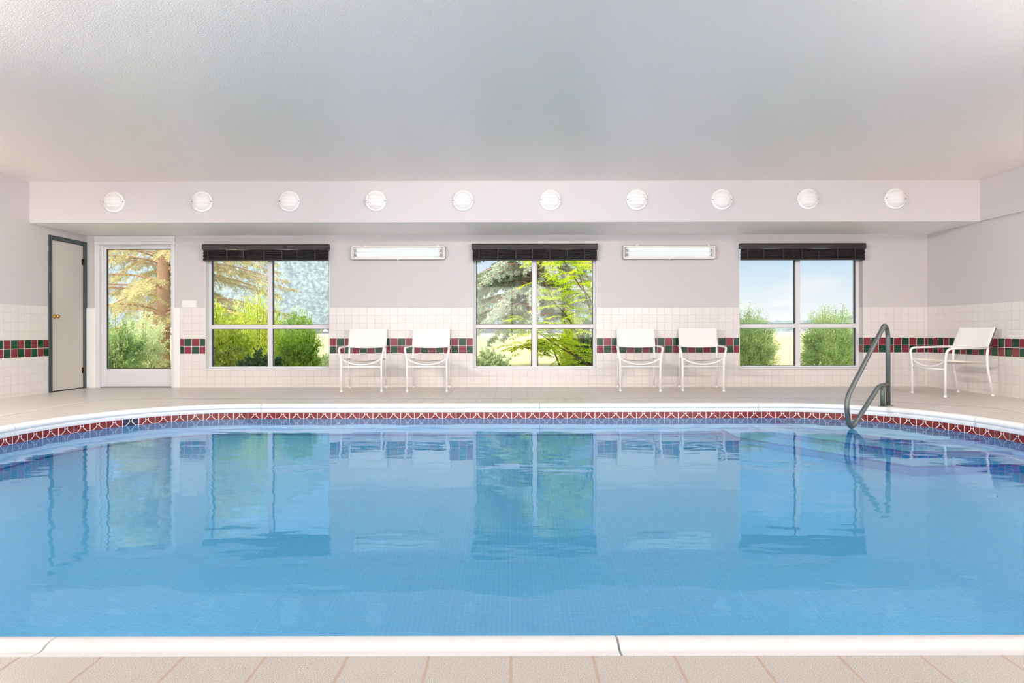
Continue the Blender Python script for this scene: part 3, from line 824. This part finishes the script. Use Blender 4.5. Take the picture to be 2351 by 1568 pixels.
def conifer(name, x, y, H, R, lab, mat, seed=1, h0=.5, h1=None, nb=60, droop=.35, ndl=26, twl=.30, dens=1.0, bare=0.0, trunk=.16, azr=(0, 2*PI), nl=.035, nwid=.008):
    o = empty(name, (x, y, GZ)); tag(o, lab, 'tree'); rs = np.random.RandomState(seed)
    MB().tube([(0,0,0), (.02,0,H*.3), (0,.03,H*.7), (0,0,H)], [trunk, trunk*.8, trunk*.45, .02], 12).build('trunk', M['bark'], o)
    br = MB(); PP = []; DD = []; h1 = h1 or H*.97
    for i in range(nb):
        z = h0 + (h1-h0)*(i+rs.rand())/nb; az = rs.uniform(*azr); L = R*(1-z/H)**.7*rs.uniform(.8,1.1)+.25
        d = np.array([math.cos(az), math.sin(az), 0]); side = np.array([-d[1], d[0], 0])
        n = 9; pts = []
        for k in range(n):
            t = k/(n-1); pts.append(np.array([0,0,z]) + d*L*t + np.array([0,0,L*(.10*math.sin(t*PI) - droop*t**1.6 + .12*t**4)]))
        br.tube([tuple(p) for p in pts], [.022*(1-k/n)+.003 for k in range(n)], 5, cap=False)
        m = max(4, int(L/.075*dens))
        for j in range(m):
            t = .12 + .88*(j+rs.rand())/m; k = min(n-2, int(t*(n-1))); f = t*(n-1)-k
            p = pts[k]*(1-f)+pts[k+1]*f; tl = twl*(1.15-.8*t)*rs.uniform(.6,1.2)
            td = d*.55 + side*(1 if j % 2 else -1)*rs.uniform(.5,1.0) + np.array([0,0,rs.uniform(-.75,.05)]); td /= np.linalg.norm(td)
            q = p + td*tl + np.array([0,0,-tl*.25])
            if j % 2 == 0 or bare: br.tube([tuple(p), tuple(q)], [.0045,.002], 3, cap=False)
            if rs.rand() < bare*(1.25-t): continue
            nn = int(ndl*(tl/twl)); s = rs.uniform(.05,1.0,nn)[:, None]
            base = p*(1-s)+q*s; rad = rs.randn(nn,3)
            PP.append(base + rad*.006); DD.append(td*.8 + rad*.55)
    br.build('branch', M['twig'], o); leaves('needles', np.concatenate(PP), np.concatenate(DD), nl, nwid, M[mat], o, seed)
    return o
def sumac(x, y, stems, lab, seed=3, nf=9, n=11):
    o = empty('sumac_shrub', (x, y, GZ)); tag(o, lab, 'shrub'); rs = np.random.RandomState(seed); st = MB(); PP = []; DD = []
    off = np.array([x, y, GZ])
    for pts in stems:
        c = [Vector(p)-Vector(off) for p in pts]; sp = spline(c, 8); st.tube(sp, [.013*(1-i/len(sp))+.004 for i in range(len(sp))], 6)
        for k in range(nf):
            t = .22+.78*(k+rs.rand()*.6)/nf; p = np.array(sp[min(len(sp)-1, int(t*(len(sp)-1)))])
            az = rs.uniform(0, 2*PI); Lf = rs.uniform(.32,.50); d = np.array([math.cos(az), math.sin(az)*.7, rs.uniform(.05,.6)]); d /= np.linalg.norm(d)
            R = [p + d*Lf*u + np.array([0,0,-.30*Lf*u*u*1.3]) for u in np.linspace(0, 1, 9)]
            st.tube([tuple(q) for q in R], .0025, 4, cap=False)
            for j in range(n):
                u = .15+.85*j/(n-1); kk = min(7, int(u*8)); f = u*8-kk; q = R[kk]*(1-f)+R[kk+1]*f; T = R[kk+1]-R[kk]; T /= np.linalg.norm(T)
                S = np.cross(T, [0,0,1.0]); S /= max(np.linalg.norm(S), 1e-6)
                for sg in (1,-1):
                    PP.append(q); DD.append(T*.35+S*sg*.9+np.array([0,0,-.30+rs.uniform(-.15,.15)]))
            PP.append(R[-1]); DD.append(T)
    st.build('stem', M['stem'], o)
    leaves('frond_leaflets', PP, DD, .10, .029, M['l_sumac'], o, seed, jit=.25)

# ground, field and hills
def terrain(name, x0, x1, y0, y1, nx, ny, fn, mat, lab, cat):
    xs = np.linspace(x0, x1, nx); ys = np.linspace(y0, y1, ny); X, Y = np.meshgrid(xs, ys); Z = fn(X, Y)
    V = np.stack([X, Y, Z], -1).reshape(-1, 3); mb = MB()
    mb.add(V.tolist(), [(j*nx+i, j*nx+i+1, (j+1)*nx+i+1, (j+1)*nx+i) for j in range(ny-1) for i in range(nx-1)], 0, True)
    return tag(mb.build(name, mat), lab, cat, kind='structure')
def ground_mat():
    m = NT('field_grass'); n = m.noise(2.5, 6, .65); n2 = m.noise(.12, 3)
    c = m.mix(n, lin((168,164,100)), lin((206,196,138))); c = m.mix(m.math('MULTIPLY', n2, .5), c, lin((212,216,160)))
    b = m.bsdf(c, .9, spec=.1); m.bump(b, m.noise(30, 4), .05); return m.m
def hill_mat(name, a, b_, sc):
    m = NT(name); g = m.n('ShaderNodeNewGeometry'); mp = m.n('ShaderNodeMapping'); mp.inputs['Scale'].default_value = (1,.42,.8); m.l(g.outputs['Position'], mp.inputs[0])
    n = m.noise(sc, 4, .65, mp.outputs[0])
    r = m.n('ShaderNodeMapRange'); m.l(n, r.inputs[0]); r.inputs[1].default_value = .40; r.inputs[2].default_value = .60
    b = m.bsdf(m.mix(r.outputs[0], lin(a), lin(b_)), .95, spec=.05); return m.m
M['ground'] = ground_mat(); M['hill'] = hill_mat('forest_canopy', (30,50,52), (106,124,116), .8)
rsn = np.random.RandomState(5)
tag(MB().box(-90, 90, 9.22, 60, GZ-.3, GZ).build('ground_outside', M['ground']), 'sunlit pale grass field outside the windows', 'field', kind='structure')
terrain('ground_far', -260, 260, 60, 420, 40, 40, lambda X, Y: GZ + (Y-60)*.002, M['ground'], 'distant pale field below the hills', 'field')
def crowns(X, Y, n, r, seed):
    """rounded tree crowns: nearest-centre bumps on a jittered grid"""
    rs = np.random.RandomState(seed); out = np.zeros_like(X); gx = np.floor(X/r).astype(int); gy = np.floor(Y/r).astype(int)
    for dx in (-1,0,1):
        for dy in (-1,0,1):
            ix, iy = gx+dx, gy+dy; hsh = np.sin(ix*127.1+iy*311.7+seed)*43758.5453; fx = hsh-np.floor(hsh); hs2 = np.sin(ix*269.5+iy*183.3+seed)*43758.5453; fy = hs2-np.floor(hs2)
            d2 = ((ix+fx)*r-X)**2 + ((iy+fy)*r-Y)**2; out = np.maximum(out, (.6+.6*fx)*n*np.sqrt(np.maximum(0, 1-d2/(r*.85)**2)))
    return out
def hillz(X, Y):
    ridge = 95*np.exp(-((X+150)/78)**2) + 9
    s = np.clip((Y-190)/190, 0, 1); s = s*s*(3-2*s)
    return GZ - 1 + ridge*s + crowns(X, Y, 4.6, 4.0, 3)
terrain('forest_hill', -320, 60, 185, 400, 330, 190, hillz, M['hill'], 'hazy wooded hillside beyond the left window', 'hill')
terrain('far_hills', 40, 420, 300, 420, 120, 40, lambda X, Y: GZ-1 + np.clip((Y-300)/60, 0, 1)*(7+2.5*np.sin(X*.03)) + crowns(X, Y, 3, 6, 9), M['hill'], 'low hazy tree line on the horizon beyond the right window', 'hill')
# haze between the field and the hills
hz = MB().box(-340, -14, 70, 182, -2, 75).build('valley_haze', None); hz.data.materials.clear()
m = NT('haze_air'); vs = m.n('ShaderNodeVolumeScatter'); vs.inputs['Color'].default_value = (.72,.77,1,1); vs.inputs['Density'].default_value = .0026; vs.inputs['Anisotropy'].default_value = .2
m.l(vs.outputs[0], m.out.inputs['Volume']); hz.data.materials.append(m.m)
hz2 = MB().box(-13, 420, 70, 182, -2, 3.2).build('valley_haze', m.m)
tag(hz2, 'pale low haze over the far field beyond the right window', 'haze', kind='stuff')
tag(hz, 'pale summer haze in the valley in front of the hills', 'haze', kind='stuff')

def at_px(px, Y): return (px-1175.5)/F*Y
# seen through the glass door
conifer('pine_tree', at_px(374, 15.6), 15.6, 10.4, 3.2, 'tall pine with a brown trunk and bare lower boughs beyond the glass door', 'needle_tan', seed=11, h0=.8, h1=5.2, nb=115, droop=.22, ndl=125, twl=.40, dens=1.15, bare=.50, trunk=.17, nl=.057, nwid=.011)
shrub('leafy_shrub', at_px(262, 11.3), 11.3, .62, 1.20, 'soft green bush at the left edge of the view through the glass door', mat='l_soft', n=180, lv=60, L=.045, W=.02, seed=21)
shrub('leafy_shrub', at_px(326, 12.5), 12.5, .52, 1.35, 'pale feathery bush in front of the pine trunk beyond the glass door', mat='l_pale', n=180, lv=60, L=.05, W=.014, seed=22, group=None)
# window 1
shrub('leafy_shrub', at_px(512, 10.5), 10.5, .52, 1.36, 'yellow-green bush with oval leaves at the left side of the left window', mat='l_yellow', n=170, lv=42, L=.06, W=.034, seed=31, spread=.8)
shrub('feathery_shrub', at_px(592, 11.9), 11.9, .68, 1.68, 'tall feathery yellow-green bush in the middle of the left window', mat='l_yellow', n=320, lv=60, L=.055, W=.012, seed=32, up=.6, arch=.1, spread=.9)
shrub('feathery_shrub', at_px(684, 10.9), 10.9, .46, 1.30, 'rounded bright green bush behind the right panes of the left window', mat='l_bright', n=260, lv=56, L=.045, W=.016, seed=33, up=.7)
shrub('leafy_shrub', at_px(600, 9.95), 9.95, .42, .60, 'low dark green shrub at the foot of the left window', mat='l_dark', n=150, lv=45, L=.055, W=.026, seed=34, up=.5)
shrub('leafy_shrub', at_px(722, 13.0), 13.0, .60, .62, 'low pale bush at the lower right of the left window', mat='l_pale', n=110, lv=50, L=.05, W=.022, seed=35)
# window 2
conifer('blue_spruce', at_px(1227, 14.7), 14.7, 8.8, 2.5, 'blue grey spruce with drooping boughs behind the middle window', 'needle_blue', seed=41, h0=1.25, h1=4.7, nb=110, droop=.42, ndl=150, twl=.25, dens=1.8, trunk=.09, bare=.10, nl=.047, nwid=.0145)
def WP(px, py, Y): return ((px-1175.5)/F*Y, Y, CAMH+(760-py)/F*Y)
sumac(at_px(1372, 10.3), 10.3, [
    [(at_px(1385,10.3),10.3,GZ), WP(1364,712,10.3), WP(1330,655,10.4), WP(1296,600,10.5), WP(1270,560,10.6)],
    [(at_px(1390,10.2),10.2,GZ), WP(1350,838,10.1), WP(1290,800,10.1), WP(1236,764,10.2), WP(1205,735,10.3)],
    [(at_px(1388,10.5),10.5,GZ), WP(1342,832,10.6), WP(1300,800,10.7), WP(1265,770,10.8), WP(1235,740,10.8)],
    [(at_px(1400,10.7),10.7,GZ), WP(1352,700,10.8), WP(1332,640,10.9), WP(1318,590,10.9)],
    [(at_px(1380,10.9),10.9,GZ), WP(1310,740,11.0), WP(1270,690,11.0), WP(1250,640,11.1), WP(1236,600,11.1)],
    [(at_px(1300,10.6),10.6,GZ), WP(1262,790,10.6), WP(1220,800,10.6), WP(1195,795,10.6)]],
    'tall shrub with bright lime fern-like fronds filling the right panes of the middle window', nf=30)
shrub('feathery_shrub', at_px(1356, 11.25), 11.25, .36, 1.05, 'dark green bush at the lower right corner of the middle window', mat='l_dark', n=200, lv=60, L=.035, W=.01, seed=43, up=.8)
shrub('feathery_shrub', at_px(1318, 11.9), 11.9, .34, 1.2, 'lime green bush behind the fronds in the middle window', mat='l_yellow', n=200, lv=60, L=.05, W=.012, seed=45, up=.9)
shrub('leafy_shrub', at_px(1118, 11.6), 11.6, .48, .58, 'pale yellow-green bush at the lower left of the middle window', mat='l_pale', n=120, lv=60, L=.06, W=.026, seed=44)
# window 3
shrub('rounded_shrub', at_px(1716, 12.0), 12.0, .60, 1.34, 'rounded green bush at the left side of the right window', mat='l_soft', n=620, lv=90, L=.030, W=.0095, seed=51, up=.7, tops=.14, spread=.8)
shrub('rounded_shrub', at_px(1906, 12.0), 12.0, .62, 1.38, 'rounded green bush at the right side of the right window', mat='l_soft', n=660, lv=90, L=.030, W=.0095, seed=52, up=.7, tops=.12, spread=.8)
shrub('low_shrub', at_px(1876, 10.9), 10.9, .16, .34, 'small broad-leaved plant in front of the right-hand rounded bush', mat='l_soft', n=22, lv=9, L=.10, W=.034, seed=53, up=.8, spread=.3)

# ------------------------------------------------------------------ light
w = bpy.data.worlds.new('sky'); bpy.context.scene.world = w; w.use_nodes = True; t = w.node_tree; t.nodes.clear()
def N(k, **kw):
    x = t.nodes.new(k)
    for a, b in kw.items(): setattr(x, a, b)
    return x
tc = N('ShaderNodeTexCoord'); sx = N('ShaderNodeSeparateXYZ'); t.links.new(tc.outputs['Generated'], sx.inputs[0])
rp_ = N('ShaderNodeValToRGB'); t.links.new(sx.outputs[2], rp_.inputs[0]); e = rp_.color_ramp.elements
e[0].position = 0.0; e[0].color = (.95,.97,1.0,1); e[1].position = 1.0; e[1].color = (.16,.36,.80,1)
for p_, c_ in ((.035,(.92,.96,1.0)), (.10,(.60,.80,.96)), (.30,(.34,.58,.92))):
    q_ = e.new(p_); q_.color = (*c_, 1)
mp = N('ShaderNodeMapping'); mp.inputs['Scale'].default_value = (5.0,5.0,13.0); mp.inputs['Location'].default_value = (.35,0,.5); t.links.new(tc.outputs['Generated'], mp.inputs[0])
ns = N('ShaderNodeTexNoise'); ns.inputs['Scale'].default_value = 1.6; ns.inputs['Detail'].default_value = 6; t.links.new(mp.outputs[0], ns.inputs['Vector'])
mr = N('ShaderNodeMapRange'); mr.inputs[1].default_value = .50; mr.inputs[2].default_value = .68; mr.inputs[4].default_value = .8; t.links.new(ns.outputs[0], mr.inputs[0])
mx = N('ShaderNodeMix', data_type='RGBA'); t.links.new(mr.outputs[0], mx.inputs[0]); t.links.new(rp_.outputs[0], mx.inputs[6]); mx.inputs[7].default_value = (.93,.94,.97,1)
# sky behind the building, on the sun side, boosted to light the room
br_ = N('ShaderNodeMapRange'); br_.inputs[1].default_value = .15; br_.inputs[2].default_value = -.45; br_.inputs[3].default_value = .93; br_.inputs[4].default_value = 6.2
t.links.new(sx.outputs[1], br_.inputs[0])
warm = N('ShaderNodeMix', data_type='RGBA'); 
wf = N('ShaderNodeMapRange'); wf.inputs[1].default_value = .15; wf.inputs[2].default_value = -.45; wf.inputs[4].default_value = .92; t.links.new(sx.outputs[1], wf.inputs[0])
t.links.new(wf.outputs[0], warm.inputs[0]); t.links.new(mx.outputs[2], warm.inputs[6]); warm.inputs[7].default_value = (1.0,.94,.90,1)
bg = N('ShaderNodeBackground'); t.links.new(warm.outputs[2], bg.inputs[0]); t.links.new(br_.outputs[0], bg.inputs[1])
wo = N('ShaderNodeOutputWorld'); t.links.new(bg.outputs[0], wo.inputs[0])

def light(name, kind, loc, rot, **kw):
    l = bpy.data.lights.new(name, kind); o = bpy.data.objects.new(name, l); C.objects.link(o); o.location = loc; o.rotation_euler = rot
    for k, v in kw.items(): setattr(l, k, v)
    return o
sun_dir = Vector((-.62, -.42, .66)).normalized()
so = light('sun', 'SUN', (0,0,20), sun_dir.to_track_quat('Z', 'Y').to_euler(), energy=4.5, color=(1,.95,.87), angle=.02)
for i, (a, b) in enumerate(RW):
    p = light('sky_portal', 'AREA', ((a+b)/2, YR-.16, 1.4), (PI/2, 0, 0), shape='RECTANGLE', size=b-a, size_y=1.8)
    p.rotation_euler = (-PI/2, 0, 0) ; p.data.cycles.is_portal = True

# added fill lights on unseen parts of the side walls, washing the ceiling
def uplight(x, y, sx, k=1):
    o = tag(empty('wall_fill_light', (x, y, 1.30)), 'open fill light added on the unseen part of the side wall', 'light fixture', 'added wall fill lights beside the pool')
    h = MB().box(min(0, sx*.16), max(0, sx*.16), -.62, .62, -.03, -.02).box(min(sx*.155, sx*.165), max(sx*.155, sx*.165), -.62, .62, -.03, .02).box(min(0, sx*.01), max(0, sx*.01), -.62, .62, -.03, .06)
    h.build('housing', M['tray'], o)
    d = Vector((-sx*.74, 0, -.67))                          # the lamp's +Z looks away from where it shines
    l = light('uplight_lamp', 'AREA', (x+sx*.10, y, 1.35), d.to_track_quat('Z', 'Y').to_euler(), energy=k*(120 if y < 4 else 75), color=(1,.90,.84), shape='RECTANGLE', size=1.2, size_y=.12)
    l.rotation_euler = (Matrix(((0, 0, 0), (0, 0, 0), (0, 0, 0))) if False else Matrix((Vector((0,1,0)), Vector((0,1,0)).cross(-d.normalized())*-1, d.normalized())).transposed()).to_euler()
    return o
for y in (.4, 2.4, 4.6):
    uplight(XL, y, 1, .85); uplight(XR, y, -1, .5)

def aim(d):
    d = Vector(d).normalized(); x = Vector((0,0,1)).cross(-d).normalized(); y = (-d).cross(x).normalized()
    return Matrix((x, y, (-d))).transposed().to_euler()
def panel(x, y, e, sx=1.2, sy=.6):  # unseen ceiling fill light, added to brighten deck and walls
    o = tag(empty('ceiling_fill_panel', (x, y, HC)), 'flat rectangular fill light added on the unseen part of the ceiling', 'light fixture', 'added ceiling fill lights')
    MB().box(-sx/2, sx/2, -sy/2, sy/2, -.05, 0).build('housing', M['tray'], o)
    light('panel_lamp', 'AREA', (x, y, HC-.055), (0, 0, 0), energy=e, color=(1,.97,.94), shape='RECTANGLE', size=sx*.94, size_y=sy*.9)
for x in (-3, 0, 3): panel(x, -1.2, 2)
for x in (-3.3, -1.6, 2.7, 4.4):  # hanging fill lights added out of view to brighten the ceiling
    o = tag(empty('pendant_fill_light', (x, 1.2, 1.95)), 'slim hanging fill light added out of view above the near edge of the pool', 'light fixture', 'added hanging fill lights')
    MB().box(-.6, .6, -.09, .09, -.05, 0).tube([(-.5, 0, 0), (-.5, 0, HC-1.95)], .004, 6).tube([(.5, 0, 0), (.5, 0, HC-1.95)], .004, 6).build('housing', M['tray'], o)
    light('pendant_fill_lamp', 'AREA', (x, 1.2, 2.03), aim((0, .76, .65)), energy=32, color=(1,.90,.84), shape='RECTANGLE', size=1.15, size_y=.16)
panel(-5.3, 5.4, 52, .6, 1.2); panel(5.3, 5.4, 26, .6, 1.2)
def flood(x, y, z, d, e, nm, lab, grp):  # unseen fill light, added to brighten the far walls and deck
    rz = math.atan2(-d[0], d[1])
    o = tag(empty(nm, (x, y, HC if z > 2.3 else z), rz), lab, 'light fixture', grp)
    if z > 2.3:
        MB().box(-.55, .55, -.10, .04, -.16, -.02).build('housing', M['tray'], o, .004)
        MB().box(-.03, .03, -.06, 0, -.02, 0).build('bracket', M['tray'], o)
        p = (x-math.sin(rz)*.13, y+math.cos(rz)*.13, HC-.10)
    else:
        MB().box(-.66, .66, 0, .06, -.09, .09).build('housing', M['tray'], o, .004)
        p = (x, y+.07, z)
    light(nm+'_lamp', 'AREA', p, aim(d), energy=e, color=(1,.955,.925), shape='RECTANGLE', size=1.1, size_y=.16, spread=(1.55 if d[0] else PI))
for x, dx, e_ in ((-4.45, .93, 60), (-1.6, 0, 9), (2.6, 0, 9), (4.45, -.93, 52)): flood(x, 2.75, 2.6, ((dx, .47, -.34) if dx else (0, .78, -.62)), e_, 'fill_flood', 'tilted fill light added on the unseen ceiling above the near half of the pool', 'added ceiling fill floods')


def pool_fill_light(x, y, d, e):  # unseen fill light added under water to brighten the pool
    o = tag(empty('underwater_fill_light', (x, y, -.62)), 'round underwater fill light added in the unseen part of the pool wall', 'light fixture', 'added underwater fill lights')
    o.rotation_euler = (0, 0, math.atan2(-d[0], d[1]))
    MB().lathe([(.0,-.006),(.15,-.006),(.16,-.012),(.17,-.006),(.17,.0)], (0,0,0), 'y', 32).build('housing', M['steel'], o)
    light('underwater_fill_lamp', 'AREA', (x+d[0]*.03, y+d[1]*.03, -.62), aim((d[0], d[1], -.12)), energy=e, color=(.93,.97,1), shape='DISK', size=.28)
for x in (-1.6, 1.6): pool_fill_light(x, 1.675, (0, 1), 7)
pool_fill_light(-4.185, 3.3, (1, 0), 6); pool_fill_light(4.225, 3.3, (-1, 0), 6)

# ------------------------------------------------------------------ camera and colour
cam = bpy.data.cameras.new('camera'); co = bpy.data.objects.new('camera', cam); C.objects.link(co)
cam.sensor_width = 36; cam.lens = F/2351*36; cam.shift_y = -(784-760)/2351; cam.clip_start = .02; cam.clip_end = 2000
co.matrix_world = Matrix.Translation((0,0,CAMH)) @ Matrix.Rotation(PI/2, 4, 'X') @ Matrix.Rotation(-.0018, 4, 'Z')
sc = bpy.context.scene; sc.camera = co
vs_ = sc.view_settings; sc.display_settings.display_device = 'sRGB'
vs_.view_transform = 'Standard'; vs_.look = 'None'; vs_.gamma = 1; vs_.exposure = 0.10; vs_.use_curve_mapping = False
cy = sc.cycles
cy.use_adaptive_sampling = True; cy.adaptive_threshold = .1; cy.adaptive_min_samples = 14; cy.use_light_tree = False; cy.max_bounces = 9; cy.diffuse_bounces = 5; cy.glossy_bounces = 4; cy.transmission_bounces = 6; cy.transparent_max_bounces = 12; cy.volume_bounces = 1
cy.caustics_reflective = False; cy.caustics_refractive = True; cy.sample_clamp_indirect = 6; cy.use_denoising = True
cy.blur_glossy = .5
